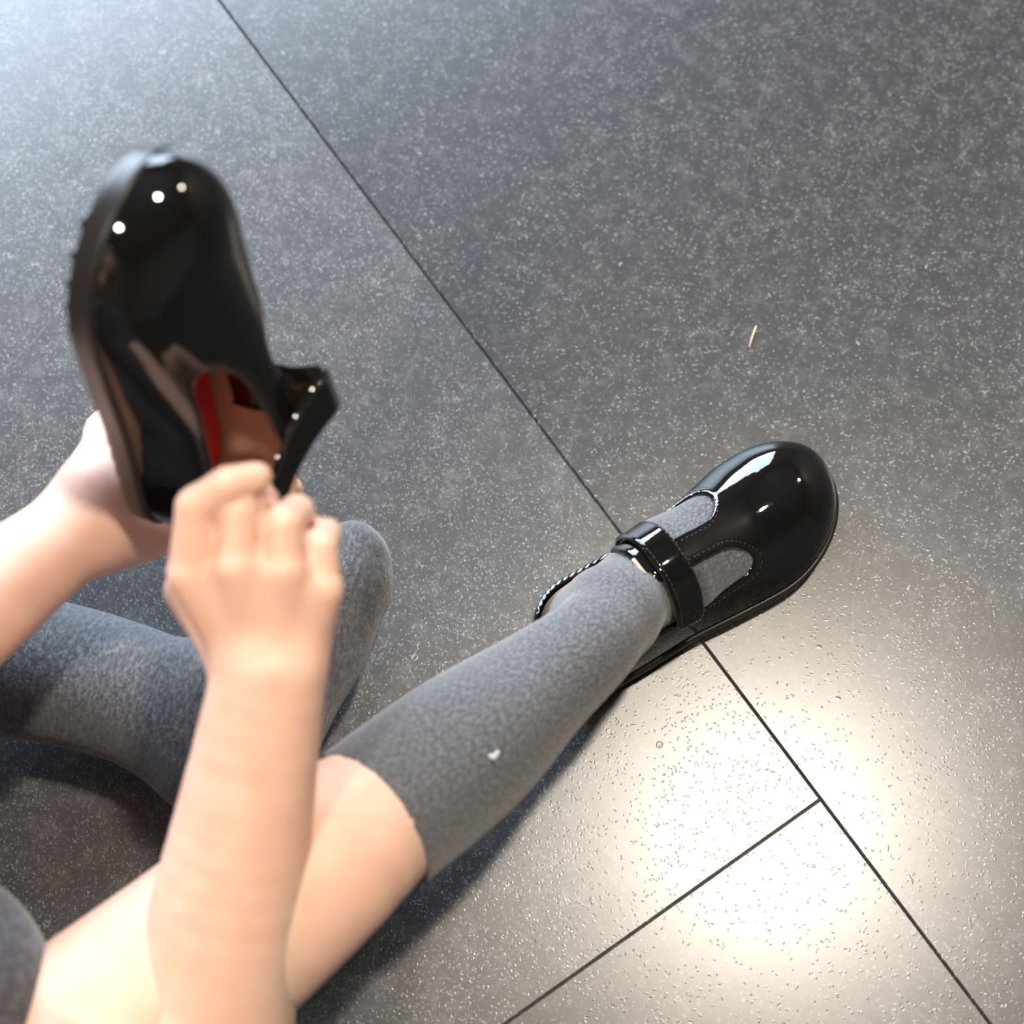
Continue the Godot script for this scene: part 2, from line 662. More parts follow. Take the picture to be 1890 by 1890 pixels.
# pale flecks of the stone as [colour image, height image]
func flecks(size: int, count: int, big: int, seed_: int) -> Array:
	rng.seed = seed_
	var color := Image.create(size, size, false, Image.FORMAT_RGBA8)
	color.fill(Color(0.6, 0.6, 0.6, 0.0))
	var height := Image.create(size, size, false, Image.FORMAT_RGBA8)
	height.fill(Color(0.5, 0.5, 0.5, 1.0))
	var stamps := []
	for k in 90:
		var n := 3 + rng.randi() % 4 + (3 if k % 9 == 0 else 0) if k < 66 else 8 + rng.randi() % 10
		var a := Image.create(n, n, false, Image.FORMAT_RGBA8)
		var b := Image.create(n, n, false, Image.FORMAT_RGBA8)
		var tint: Color = [Color(0.62, 0.62, 0.61), Color(0.66, 0.60, 0.56), Color(0.56, 0.58, 0.60), Color(0.72, 0.72, 0.71)][rng.randi() % 4]
		var kind := rng.randi() % 3
		var turn := rng.randf() * TAU
		var curl := rng.randf_range(-2.2, 2.2)
		var power := lerpf(0.14, 1.0, pow(rng.randf(), 1.5))
		var rise := 0.95 if rng.randf() < 0.62 else 0.05
		var mid := Vector2.ONE * (n - 1) / 2.0
		var pts := []
		if k < 66 or kind == 0:
			var d := turn
			var p := mid - Vector2.from_angle(turn) * n * 0.33
			for i in 9:
				pts.append(p)
				p += Vector2.from_angle(d) * n * 0.66 / 9.0
				d += curl / 9.0
		elif kind == 1:                             # a ring, a fossil's section
			for i in 14:
				pts.append(mid + Vector2.from_angle(turn + i * TAU / (14.0 + curl)) * n * 0.32)
		else:
			for i in 8:
				pts.append(mid + Vector2.from_angle(rng.randf() * TAU) * n * 0.22 * rng.randf())
		var wide := rng.randf_range(0.4, 0.8) if k < 66 else rng.randf_range(0.9, 2.4)
		for x in n:
			for y in n:
				var d := 99.0
				for p: Vector2 in pts:
					d = minf(d, p.distance_to(Vector2(x, y)))
				var v := clampf(1.3 - d / wide, 0.0, 1.0)
				a.set_pixel(x, y, Color(tint.r, tint.g, tint.b, v * power * ((0.3 if kind == 1 else 0.6) if k >= 66 else 1.0)))
				b.set_pixel(x, y, Color(rise, rise, rise, v))
		stamps.append([a, b, n])
	var patch := noise(FastNoiseLite.TYPE_SIMPLEX_SMOOTH, 0.006, seed_ + 5)
	for i in count + big:
		var s: Array = stamps[rng.randi() % 66] if i < count else stamps[66 + rng.randi() % 24]
		var x := rng.randi() % size
		var y := rng.randi() % size
		if rng.randf() > 0.65 + 0.5 * patch.get_noise_2d(x, y):
			continue
		var r := Rect2i(0, 0, s[2], s[2])
		color.blend_rect(s[0], r, Vector2i(x, y))
		if rng.randf() < 0.22:
			height.blend_rect(s[1], r, Vector2i(x, y))
	for i in 26:                                      # faint scratches
		var p := Vector2(rng.randf(), rng.randf()) * size
		var d := rng.randf() * TAU
		var bow := rng.randf_range(-0.004, 0.004)
		var strong := rng.randf_range(0.10, 0.26)
		for j in rng.randi_range(90, 380):
			p += Vector2.from_angle(d)
			d += bow
			color.set_pixel(posmod(int(p.x), size), posmod(int(p.y), size), Color(0.68, 0.68, 0.66, strong))
	return [color, height]


func make_materials() -> void:
	# stone: a mottled dark body, pale flecks over it, fine relief
	for k in 2:
		var m := plain(Color(1, 1, 1), 0.285, 0.62)
		var body := noise(FastNoiseLite.TYPE_SIMPLEX_SMOOTH, 0.03, 11 + k, 5)
		body.fractal_gain = 0.85
		var lo := 0.205 if k == 0 else 0.26
		m.albedo_texture = noise_texture(body, 1024, [[0.0, Color(lo - 0.03, lo - 0.028, lo - 0.025)], [0.5, Color(lo, lo, lo)], [0.62, Color(lo + 0.035, lo + 0.035, lo + 0.032)], [1.0, Color(lo + 0.12, lo + 0.115, lo + 0.11)]])
		var fl := flecks(2048, 90000 if k == 0 else 170000, 500, 31 + k)
		m.detail_enabled = true
		m.detail_blend_mode = BaseMaterial3D.BLEND_MODE_MIX
		m.detail_albedo = ImageTexture.create_from_image(fl[0])
		m.detail_uv_layer = BaseMaterial3D.DETAIL_UV_1
		m.heightmap_enabled = true
		m.heightmap_scale = 0.015
		fl[1].convert(Image.FORMAT_L8)
		m.heightmap_texture = ImageTexture.create_from_image(fl[1])
		M["stone_%d" % k] = m
	M.grout = plain(Color(0.19, 0.165, 0.15), 0.8)
	# skin
	var skin := plain(Color(1, 1, 1), 0.52, 0.45)
	skin.albedo_texture = noise_texture(noise(FastNoiseLite.TYPE_SIMPLEX_SMOOTH, 0.01, 3, 4), 512, [[0.0, Color(0.885, 0.70, 0.605)], [0.5, Color(0.90, 0.73, 0.64)], [1.0, Color(0.915, 0.755, 0.67)]])
	triplanar(skin, Vector3.ONE * 9.0)
	skin.subsurf_scatter_enabled = true
	skin.subsurf_scatter_strength = 0.22
	M.skin = skin
	# heathered knit
	for k in 2:
		var m := plain(Color(1, 1, 1), 0.95, 0.2)
		var n := noise(FastNoiseLite.TYPE_SIMPLEX_SMOOTH, 0.035, 21 + k, 5)
		n.fractal_gain = 0.85
		m.albedo_texture = noise_texture(n, 1024, [[0.2, Color(0.25, 0.25, 0.255)], [0.5, Color(0.35, 0.35, 0.355)], [0.68, Color(0.43, 0.435, 0.445)], [0.9, Color(0.56, 0.565, 0.58)]])
		m.normal_enabled = true
		m.normal_texture = noise_texture(noise(FastNoiseLite.TYPE_SIMPLEX_SMOOTH, 0.09, 41 + k, 3), 1024, [], 6.0)
		m.normal_scale = 0.35
		triplanar(m, Vector3(7, 12, 12) if k == 0 else Vector3(9, 4, 4))
		m.rim_enabled = true
		m.rim = 0.7
		m.rim_tint = 0.3
		M["knit_%d" % k] = m
	var patent := plain(Color(0.06, 0.055, 0.05), 0.045, 0.55)
	patent.clearcoat_enabled = true
	patent.clearcoat = 0.1
	patent.clearcoat_roughness = 0.03
	patent.normal_enabled = true
	patent.normal_texture = noise_texture(noise(FastNoiseLite.TYPE_SIMPLEX_SMOOTH, 0.012, 8, 3), 512, [], 3.0)
	patent.normal_scale = 0.09
	triplanar(patent, Vector3.ONE * 14.0)
	M.patent = patent
	M.backing = plain(Color(0.13, 0.13, 0.12), 0.6)
	M.thread = plain(Color(0.24, 0.245, 0.235), 0.4)
	M.lining = plain(Color(0.83, 0.68, 0.58), 0.6)
	M.insole = plain(Color(0.84, 0.09, 0.11), 0.5)
	M.vamp_lining = plain(Color(0.62, 0.25, 0.20), 0.6)
	M.rubber = plain(Color(0.12, 0.11, 0.10), 0.38)
	M.cloth = M.knit_1.duplicate()
	M.cloth.albedo_color = Color(0.80, 0.81, 0.84)
	M.wall = plain(Color(0.45, 0.43, 0.41), 0.9)
	M.ceiling = plain(Color(0.40, 0.385, 0.365), 0.9)
	M.frame = plain(Color(0.12, 0.12, 0.13), 0.4)
	var glass := plain(Color(1, 1, 1, 0.04), 0.02)
	glass.transparency = BaseMaterial3D.TRANSPARENCY_ALPHA
	M.glass = glass
	var lamp := plain(Color(1, 0.95, 0.88), 0.5)
	lamp.emission_enabled = true
	lamp.emission = Color(1.0, 0.88, 0.74)
	lamp.emission_energy_multiplier = 2.0
	M.lamp = lamp
	M.straw = plain(Color(0.86, 0.74, 0.60), 0.6)
	M.lint = plain(Color(0.66, 0.67, 0.65), 0.8)
	M.hair = plain(Color(0.33, 0.22, 0.14), 0.5)
	M.eye = plain(Color(0.16, 0.11, 0.08), 0.2)
	M.mouth = plain(Color(0.76, 0.44, 0.40), 0.5)


# ---------------------------------------------------------------- room
func lamp(at: Vector3, label: String, energy: float) -> void:
	var o := thing("ceiling_lamp", label, "ceiling lamp", at, "round ceiling lamps")
	var ring := TorusMesh.new()
	ring.inner_radius = 0.085
	ring.outer_radius = 0.105
	ring.rings = 48
	obj("trim_ring", ring, M.frame, o, Transform3D(Basis(), Vector3(0, -0.004, 0)))
	var disc := CylinderMesh.new()
	disc.top_radius = 0.088
	disc.bottom_radius = 0.088
	disc.height = 0.012
	obj("lamp_diffuser", disc, M.lamp, o, Transform3D(Basis(), Vector3(0, -0.006, 0)))
	var l := AreaLight3D.new()
	l.name = "lamp_light"
	l.light_color = Color(1.0, 0.945, 0.875)
	l.light_energy = energy
	l.area_size = Vector2(0.155, 0.155)
	l.area_range = 12.0
	l.area_attenuation = 2.0
	l.shadow_enabled = true
	o.add_child(l)
	l.position = Vector3(0, -0.02, 0)
	l.rotation.x = -PI / 2


# room coordinates: x along the long tile joints (towards the lower right of the photograph), z across them
const X0 := -2.15
const X1 := 3.0
const Z0 := -3.3
const Z1 := 2.6
const TALL := 2.7


func build_room() -> void:
	var frame := Transform3D(Basis(Vector3.UP, TURN), corner)
	var here := func(p: Vector3) -> Transform3D: return frame * Transform3D(Basis(), p)
	# floor: a bed of dark grout and the tiles laid on it
	var floor_ := struct("floor", box_mesh(Vector3(X1 - X0 + 0.4, 0.1, Z1 - Z0 + 0.4)), M.grout, self, here.call(Vector3((X0 + X1) / 2, -0.0515, (Z0 + Z1) / 2)))
	tag(floor_, "dark grey speckled stone tile floor with thin dark joints")
	var inv := floor_.transform.affine_inverse() * frame
	var gap := 0.0006
	rng.seed = 5
	for row in range(-4, 5):
		var z0 := row * 0.6
		var shift := 0.0 if row == 0 else -0.75 if row == -1 else 0.6 * (absi(row) % 2) - 0.3
		for k in range(-4, 5):
			var a := Vector2(maxf(shift + k * 1.2, X0), maxf(z0, Z0))
			var b := Vector2(minf(shift + (k + 1) * 1.2, X1), minf(z0 + 0.6, Z1))
			if b.x - a.x < 0.03 or b.y - a.y < 0.03:
				continue
			var size := Vector3(b.x - a.x - gap, 0.009, b.y - a.y - gap)
			var mesh := box_mesh(size, 0.0007)
			mesh = with_uv(mesh, Vector2(rng.randf(), rng.randf()), 1.0 / 0.62, rng.randi() % 2 == 0)
			var light_one := 1 if row == 0 and k == -1 else 0 if absi(row) < 2 else rng.randi() % 2
			obj("tile", mesh, M["stone_%d" % light_one], floor_, inv * Transform3D(Basis(), Vector3((a.x + b.x) / 2, -0.0045, (a.y + b.y) / 2)))
	var w := 0.15
	struct("ceiling", box_mesh(Vector3(X1 - X0 + 0.6, 0.12, Z1 - Z0 + 0.6)), M.ceiling, self, here.call(Vector3((X0 + X1) / 2, TALL + 0.06, (Z0 + Z1) / 2)))
	struct("wall_right", box_mesh(Vector3(w, TALL, Z1 - Z0 + 0.3)), M.wall, self, here.call(Vector3(X1 + w / 2, TALL / 2, (Z0 + Z1) / 2)))
	struct("wall_back", box_mesh(Vector3(X1 - X0, TALL, w)), M.wall, self, here.call(Vector3((X0 + X1) / 2, TALL / 2, Z0 - w / 2)))
	struct("wall_front", box_mesh(Vector3(X1 - X0, TALL, w)), M.wall, self, here.call(Vector3((X0 + X1) / 2, TALL / 2, Z1 + w / 2)))
	# the window wall: an opening from za to zb and ya to yb
	var za := WIN[0] as float
	var zb := WIN[1] as float
	var ya := WIN[2] as float
	var yb := WIN[3] as float
	var wl := struct("wall_left", box_mesh(Vector3(w, TALL, za - Z0 + 0.15)), M.wall, self, here.call(Vector3(X0 - w / 2, TALL / 2, (za + Z0 - 0.15) / 2)))
	var part_at := func(z0: float, z1: float, y0: float, y1: float) -> void:
		struct("wall_piece", box_mesh(Vector3(w, y1 - y0, z1 - z0)), M.wall, wl, wl.transform.affine_inverse() * (here.call(Vector3(X0 - w / 2, (y0 + y1) / 2, (z0 + z1) / 2)) as Transform3D))
	part_at.call(zb, Z1 + 0.15, 0.0, TALL)
	part_at.call(za, zb, 0.0, ya)
	part_at.call(za, zb, yb, TALL)
	var win := Node3D.new()
	win.name = "window_1"
	add_child(win)
	win.set_meta("kind", "structure")
	win.transform = here.call(Vector3(X0 - 0.05, ya, za))
	for k in 4:
		var z := (zb - za) * k / 3.0
		obj("window_frame", box_mesh(Vector3(0.06, yb - ya, 0.05), 0.004), M.frame, win, Transform3D(Basis(), Vector3(0, (yb - ya) / 2, clampf(z, 0.025, zb - za - 0.025))))
	for y in [0.025, yb - ya - 0.025]:
		obj("window_frame", box_mesh(Vector3(0.06, 0.05, zb - za), 0.004), M.frame, win, Transform3D(Basis(), Vector3(0, y, (zb - za) / 2)))
	for k in 3:
		obj("pane", box_mesh(Vector3(0.006, yb - ya - 0.1, (zb - za) / 3.0 - 0.05)), M.glass, win, Transform3D(Basis(), Vector3(0, (yb - ya) / 2, (zb - za) * (k + 0.5) / 3.0)))
	for k in 2:
		var wall_z := Z0 + 0.007 if k == 0 else Z1 - 0.007
		struct("baseboard_back" if k == 0 else "baseboard_front", box_mesh(Vector3(X1 - X0 - 0.03, 0.08, 0.014), 0.003), M.wall, self, here.call(Vector3((X0 + X1) / 2, 0.04, wall_z)))


func with_uv(mesh: Mesh, at: Vector2, per_metre: float, turned: bool) -> Mesh:
	var a := mesh.surface_get_arrays(0)
	var uv := PackedVector2Array()
	for p: Vector3 in a[Mesh.ARRAY_VERTEX]:
		var q := Vector2(p.x + p.y, p.z + p.y) * per_metre
		uv.append(at + (Vector2(-q.x, -q.y) if turned else q))
	a[Mesh.ARRAY_TEX_UV] = uv
	a[Mesh.ARRAY_TANGENT] = null
	var m := ArrayMesh.new()
	m.add_surface_from_arrays(Mesh.PRIMITIVE_TRIANGLES, a)
	return m


const WIN := [-1.7, 0.75, 0.35, 1.95]


func build_view() -> void:
	var cam := Camera3D.new()
	cam.name = "camera"
	cam.fov = 34.0
	cam.near = 0.05
	cam.far = 60.0
	add_child(cam)
	cam.position = Vector3(0, 0.87757, 0)
	cam.rotation = Vector3(-deg_to_rad(90.0 - 21.0), 0, 0)
	var lens := CameraAttributesPhysical.new()
	lens.frustum_focal_length = 39.25           # 34 degrees on a frame 24 mm high
	lens.exposure_aperture = 39.25 / 12.5       # an opening of 12.5 mm
	lens.frustum_focus_distance = 0.89
	cam.attributes = lens
	cam.fov = 34.0
	cam.current = true
	var env := Environment.new()
	env.background_mode = Environment.BG_SKY
	var sky := Sky.new()
	var air := ProceduralSkyMaterial.new()
	air.sky_top_color = Color(0.62, 0.74, 0.92)
	air.sky_horizon_color = Color(0.86, 0.91, 0.98)
	air.ground_horizon_color = Color(0.55, 0.56, 0.58)
	air.ground_bottom_color = Color(0.40, 0.40, 0.41)
	air.sky_energy_multiplier = 2.4
	air.ground_energy_multiplier = 1.2
	sky.sky_material = air
	env.sky = sky
	env.tonemap_mode = Environment.TONE_MAPPER_LINEAR
	env.tonemap_exposure = 0.98
	env.sdfgi_enabled = true
	env.ssao_enabled = true
	env.ssil_enabled = true
	var we := WorldEnvironment.new()
	we.name = "world"
	we.environment = env
	add_child(we)
	# daylight that enters through the window
	var day := AreaLight3D.new()
	day.name = "daylight"
	day.area_size = Vector2(WIN[1] - WIN[0] - 0.1, WIN[3] - WIN[2] - 0.1)
	day.light_color = Color(0.87, 0.935, 1.0)
	day.light_energy = 17.0
	day.area_range = 12.0
	day.shadow_enabled = true
	add_child(day)
	var frame := Transform3D(Basis(Vector3.UP, TURN), corner)
	day.transform = frame * Transform3D(Basis(Vector3.UP, -PI / 2), Vector3(X0 - 0.01, (WIN[2] + WIN[3]) / 2, (WIN[0] + WIN[1]) / 2))


func build_lamps() -> void:
	lamp(Vector3(0.53, TALL, -0.64), "round warm ceiling lamp whose light glares on the floor beside the worn shoe", 6.3)
	lamp(Vector3(-1.0, TALL, 0.8), "round warm ceiling lamp above and behind the seated child", 5.6)
	lamp(Vector3(2.3, TALL, -1.9), "round warm ceiling lamp further from the child, past the first one", 3.5)


# ---------------------------------------------------------------- the child
func build_child() -> void:
	var child := thing("person", "seated child in grey knee socks and dark grey clothing holding up a shoe", "person", Vector3(-0.2973, 0.0000, -0.0771)*Vector3(1,0,1))
	var back := child.transform.affine_inverse()
	body_begin()
	# right arm and hand
	var wr := Vector3(-0.0961, 0.2337, -0.1803)
	var el := Vector3(-0.1346, 0.1168, -0.0297)
	var sh := Vector3(-0.262, 0.275, 0.035)
	var across := Vector3(1.0000, -0.0430, 0.1120)
	var mid := wr.lerp(el, 0.30)
	var bones := limb([wr - across * 0.0052, mid - across * 0.0035, el], [0.0173, 0.0234, 0.0340], 16)
	bones.append_array(limb([wr + across * 0.0052, mid + across * 0.0035, el], [0.0173, 0.0234, 0.0340], 16))
	bones.append_array(limb([mid, wr.lerp(el, 0.6), el], [0.0228, 0.0318, 0.0345], 12))
	bones.append([el, sh, 0.0335, 0.038, 0.02])
	var hand_r := [
		# palm: four metacarpals
		[Vector3(-0.1054, 0.2260, -0.1854), Vector3(-0.1253, 0.2591, -0.2118), 0.0130, 0.0095, 0.008],
		[Vector3(-0.0999, 0.2292, -0.1844), Vector3(-0.1062, 0.2653, -0.2124), 0.0130, 0.0095, 0.008],
		[Vector3(-0.0948, 0.2271, -0.1850), Vector3(-0.0887, 0.2613, -0.2115), 0.0130, 0.0094, 0.008],
		[Vector3(-0.0889, 0.2227, -0.1863), Vector3(-0.0750, 0.2504, -0.2080), 0.0130, 0.0089, 0.008],
		[Vector3(-0.1058, 0.2163, -0.1978), Vector3(-0.0963, 0.2417, -0.2105), 0.0156, 0.0130, 0.008],
		# index: up, then over to pinch the strap
		[Vector3(-0.1253, 0.2593, -0.2124), Vector3(-0.1215, 0.2768, -0.2329), 0.0088, 0.0081, 0.0012],
		[Vector3(-0.1215, 0.2768, -0.2329), Vector3(-0.1087, 0.2841, -0.2393), 0.0079, 0.0071, 0.0012],
		[Vector3(-0.1087, 0.2841, -0.2393), Vector3(-0.0984, 0.2798, -0.2440), 0.0069, 0.0061, 0.0012],
		# middle
		[Vector3(-0.1064, 0.2644, -0.2131), Vector3(-0.1055, 0.2750, -0.2313), 0.0088, 0.0082, 0.0012],
		[Vector3(-0.1055, 0.2750, -0.2313), Vector3(-0.1011, 0.2605, -0.2438), 0.0079, 0.0071, 0.0012],
		[Vector3(-0.1011, 0.2605, -0.2438), Vector3(-0.1008, 0.2398, -0.2496), 0.0069, 0.0063, 0.0012],
		# ring
		[Vector3(-0.0888, 0.2604, -0.2123), Vector3(-0.0894, 0.2689, -0.2280), 0.0087, 0.0081, 0.0012],
		[Vector3(-0.0894, 0.2689, -0.2280), Vector3(-0.0859, 0.2531, -0.2402), 0.0079, 0.0070, 0.0012],
		[Vector3(-0.0859, 0.2531, -0.2402), Vector3(-0.0869, 0.2319, -0.2447), 0.0068, 0.0061, 0.0012],
		# little finger
		[Vector3(-0.0751, 0.2495, -0.2088), Vector3(-0.0758, 0.2563, -0.2236), 0.0081, 0.0073, 0.0012],
		[Vector3(-0.0758, 0.2563, -0.2236), Vector3(-0.0751, 0.2424, -0.2344), 0.0069, 0.0065, 0.0012],
		[Vector3(-0.0751, 0.2424, -0.2344), Vector3(-0.0774, 0.2253, -0.2371), 0.0063, 0.0056, 0.0012],
		# thumb, under the heel
		[Vector3(-0.1119, 0.2187, -0.1948), Vector3(-0.1336, 0.2160, -0.2190), 0.0145, 0.0113, 0.012],
		[Vector3(-0.1336, 0.2160, -0.2190), Vector3(-0.1364, 0.2086, -0.2408), 0.0090, 0.0083, 0.0012],
		[Vector3(-0.1364, 0.2086, -0.2408), Vector3(-0.1294, 0.2104, -0.2549), 0.0081, 0.0068, 0.0012],
	]
	nets(bones + hand_r, 0.0026)
	# left arm and hand
	var wl := Vector3(-0.1960, 0.1672, -0.2648)
	var ell := Vector3(-0.3028, 0.2094, -0.1452)
	var shl := Vector3(-0.372, 0.285, -0.055)
	var side_l := Vector3(0.6000, 0.2867, -0.7469)
	bones = limb([wl - side_l * 0.003, wl.lerp(ell, 0.35), wl.lerp(ell, 0.65), ell], [0.0180, 0.0236, 0.0288, 0.031], 16)
	bones.append_array(limb([wl + side_l * 0.003, wl.lerp(ell, 0.35), wl.lerp(ell, 0.65), ell], [0.0180, 0.0236, 0.0288, 0.031], 16))
	bones.append([ell, shl, 0.031, 0.038, 0.02])
	var hand_l := [
		[Vector3(-0.1924, 0.1647, -0.2710), Vector3(-0.1757, 0.1336, -0.3000), 0.0147, 0.0115, 0.012],
		[Vector3(-0.1924, 0.1638, -0.2687), Vector3(-0.1700, 0.1309, -0.2930), 0.0147, 0.0115, 0.012],
		[Vector3(-0.1924, 0.1630, -0.2664), Vector3(-0.1669, 0.1304, -0.2854), 0.0142, 0.0112, 0.012],
		[Vector3(-0.1922, 0.1631, -0.2637), Vector3(-0.1660, 0.1317, -0.2761), 0.0142, 0.0107, 0.012],
		[Vector3(-0.1860, 0.1627, -0.2625), Vector3(-0.1748, 0.1483, -0.2691), 0.0117, 0.0107, 0.012],
		[Vector3(-0.1757, 0.1336, -0.3000), Vector3(-0.1434, 0.1273, -0.3148), 0.0111, 0.0104, 0.004],
		[Vector3(-0.1434, 0.1273, -0.3148), Vector3(-0.1221, 0.1366, -0.3109), 0.0101, 0.0092, 0.003],
		[Vector3(-0.1221, 0.1366, -0.3109), Vector3(-0.1122, 0.1485, -0.3009), 0.0090, 0.0078, 0.003],
		[Vector3(-0.1700, 0.1309, -0.2930), Vector3(-0.1355, 0.1233, -0.3045), 0.0111, 0.0104, 0.004],
		[Vector3(-0.1355, 0.1233, -0.3045), Vector3(-0.1142, 0.1335, -0.2995), 0.0101, 0.0092, 0.003],
		[Vector3(-0.1142, 0.1335, -0.2995), Vector3(-0.1056, 0.1472, -0.2913), 0.0090, 0.0078, 0.003],
		[Vector3(-0.1669, 0.1304, -0.2854), Vector3(-0.1348, 0.1234, -0.2923), 0.0109, 0.0101, 0.004],
		[Vector3(-0.1348, 0.1234, -0.2923), Vector3(-0.1177, 0.1316, -0.2883), 0.0096, 0.0089, 0.003],
		[Vector3(-0.1177, 0.1316, -0.2883), Vector3(-0.1094, 0.1435, -0.2818), 0.0087, 0.0076, 0.003],
		[Vector3(-0.1660, 0.1317, -0.2761), Vector3(-0.1414, 0.1260, -0.2802), 0.0102, 0.0092, 0.004],
		[Vector3(-0.1414, 0.1260, -0.2802), Vector3(-0.1270, 0.1345, -0.2770), 0.0090, 0.0083, 0.003],
		[Vector3(-0.1270, 0.1345, -0.2770), Vector3(-0.1201, 0.1450, -0.2731), 0.0079, 0.0068, 0.003],
		[Vector3(-0.1925, 0.1685, -0.2682), Vector3(-0.1871, 0.1738, -0.2820), 0.0160, 0.0160, 0.014],
		[Vector3(-0.1871, 0.1738, -0.2820), Vector3(-0.1886, 0.1681, -0.2955), 0.0147, 0.0124, 0.008],
		[Vector3(-0.1886, 0.1681, -0.2955), Vector3(-0.1892, 0.1598, -0.3148), 0.0115, 0.0104, 0.004],
		[Vector3(-0.1892, 0.1598, -0.3148), Vector3(-0.1839, 0.1599, -0.3245), 0.0104, 0.0088, 0.003],
	]
	nets(bones + hand_l, 0.0026)
	# thighs, knees and the shins inside the socks
	var knee := Vector3(-0.0863, 0.1500, -0.1157)
	var hip := Vector3(-0.2345, 0.1050, -0.0003)
	var shin := Vector3(-0.0264, 0.1120, -0.1728)
	var hip_l := Vector3(-0.2345, 0.1050, -0.0003) + Vector3(-0.095, -0.01, -0.075)
	var knee_l := Vector3(-0.3643, 0.0850, -0.2371)
	nets(limb([hip, knee.lerp(hip, 0.4), knee, Vector3(-0.0612, 0.1370, -0.1391), shin], [0.056, 0.0455, 0.0392, 0.0338, 0.030], 20) + [
		[hip_l, knee_l, 0.062, 0.043, 0.04], [knee_l, Vector3(-0.2866, 0.0600, -0.2360), 0.040, 0.032, 0.03],
		[Vector3(-0.37, 0.10, -0.005), Vector3(-0.345, 0.26, -0.035), 0.085, 0.075, 0.06],
		[sh, shl, 0.045, 0.045, 0.05], [Vector3(-0.335, 0.30, -0.035), Vector3(-0.322, 0.37, -0.06), 0.034, 0.031, 0.03],
	], 0.0055)
	# head, bent towards the shoes
	var look := Vector3(0.62, -0.42, -0.47).normalized()
	var up := (Vector3.UP - look * look.y).normalized()
	var right := look.cross(up)
	var hc := Vector3(-0.312, 0.455, -0.085)
	var face := func(x: float, y: float, z: float) -> Vector3: return hc + right * x + up * y + look * z
	nets([
		[Vector3(-0.322, 0.37, -0.06), face.call(0, -0.03, -0.02), 0.031, 0.034, 0.03],
		[face.call(0, 0.02, -0.018), face.call(0, 0.015, 0.012), 0.076, 0.070, 0.03], [face.call(0, -0.03, 0.02), face.call(0, -0.058, 0.038), 0.046, 0.024, 0.03],
		[face.call(-0.03, -0.028, 0.042), face.call(-0.028, -0.034, 0.042), 0.024, 0.022, 0.02], [face.call(0.03, -0.028, 0.042), face.call(0.028, -0.034, 0.042), 0.024, 0.022, 0.02],
		[face.call(0, 0.002, 0.078), face.call(0, -0.020, 0.090), 0.006, 0.0085, 0.010],
		[face.call(-0.074, 0.006, -0.008), face.call(-0.077, -0.022, -0.004), 0.010, 0.007, 0.006], [face.call(0.074, 0.006, -0.008), face.call(0.077, -0.022, -0.004), 0.010, 0.007, 0.006],
		[face.call(-0.008, -0.046, 0.072), face.call(0.008, -0.046, 0.072), 0.005, 0.005, 0.006],
	], 0.0036, [], [[face.call(-0.029, -0.002, 0.092), face.call(-0.026, -0.002, 0.092), 0.014, 0.014, 0.012], [face.call(0.029, -0.002, 0.092), face.call(0.026, -0.002, 0.092), 0.014, 0.014, 0.012]])
	obj("body", body_commit(), M.skin, child, back)
	for s in [-1.0, 1.0]:
		var e := SphereMesh.new()
		e.radius = 0.0095
		e.height = 0.019
		obj("eye", e, M.eye, child, back * Transform3D(Basis(), face.call(0.028 * s, -0.002, 0.0705)))
	body_begin()
	nets([[face.call(-0.013, -0.045, 0.070), face.call(0.0, -0.0465, 0.0755), 0.003, 0.0036, 0.002], [face.call(0.0, -0.0465, 0.0755), face.call(0.013, -0.045, 0.070), 0.0036, 0.003, 0.002]], 0.0015)
	obj("mouth", body_commit(), M.mouth, child, back)
	body_begin()
	nets([[face.call(0, 0.030, -0.028), face.call(0, 0.026, -0.006), 0.083, 0.077, 0.03], [face.call(-0.066, 0.0, -0.03), face.call(-0.06, -0.06, -0.036), 0.026, 0.020, 0.02], [face.call(0.066, 0.0, -0.03), face.call(0.06, -0.06, -0.036), 0.026, 0.020, 0.02], [face.call(-0.03, -0.04, -0.065), face.call(0.03, -0.04, -0.065), 0.034, 0.034, 0.03]], 0.005, [[face.call(0, 0.022, 0.052), (look - up * 0.9).normalized()]])
	obj("hair", body_commit(), M.hair, child, back)
	# dress
	body_begin()
	nets([
		[Vector3(-0.365, 0.10, 0.0), Vector3(-0.345, 0.26, -0.035), 0.098, 0.085, 0.05], [sh, shl, 0.055, 0.055, 0.05], [sh, sh.lerp(el, 0.3), 0.052, 0.05, 0.02], [shl, shl.lerp(ell, 0.35), 0.052, 0.05, 0.02],
		[hip + Vector3(-0.02, 0.0, 0), Vector3(-0.2522, 0.1480, -0.0593), 0.060, 0.0585, 0.04], [hip_l, hip_l.lerp(knee_l, 0.62), 0.072, 0.062, 0.05],
	], 0.005)
	obj("dress", body_commit(), M.cloth, child, back)
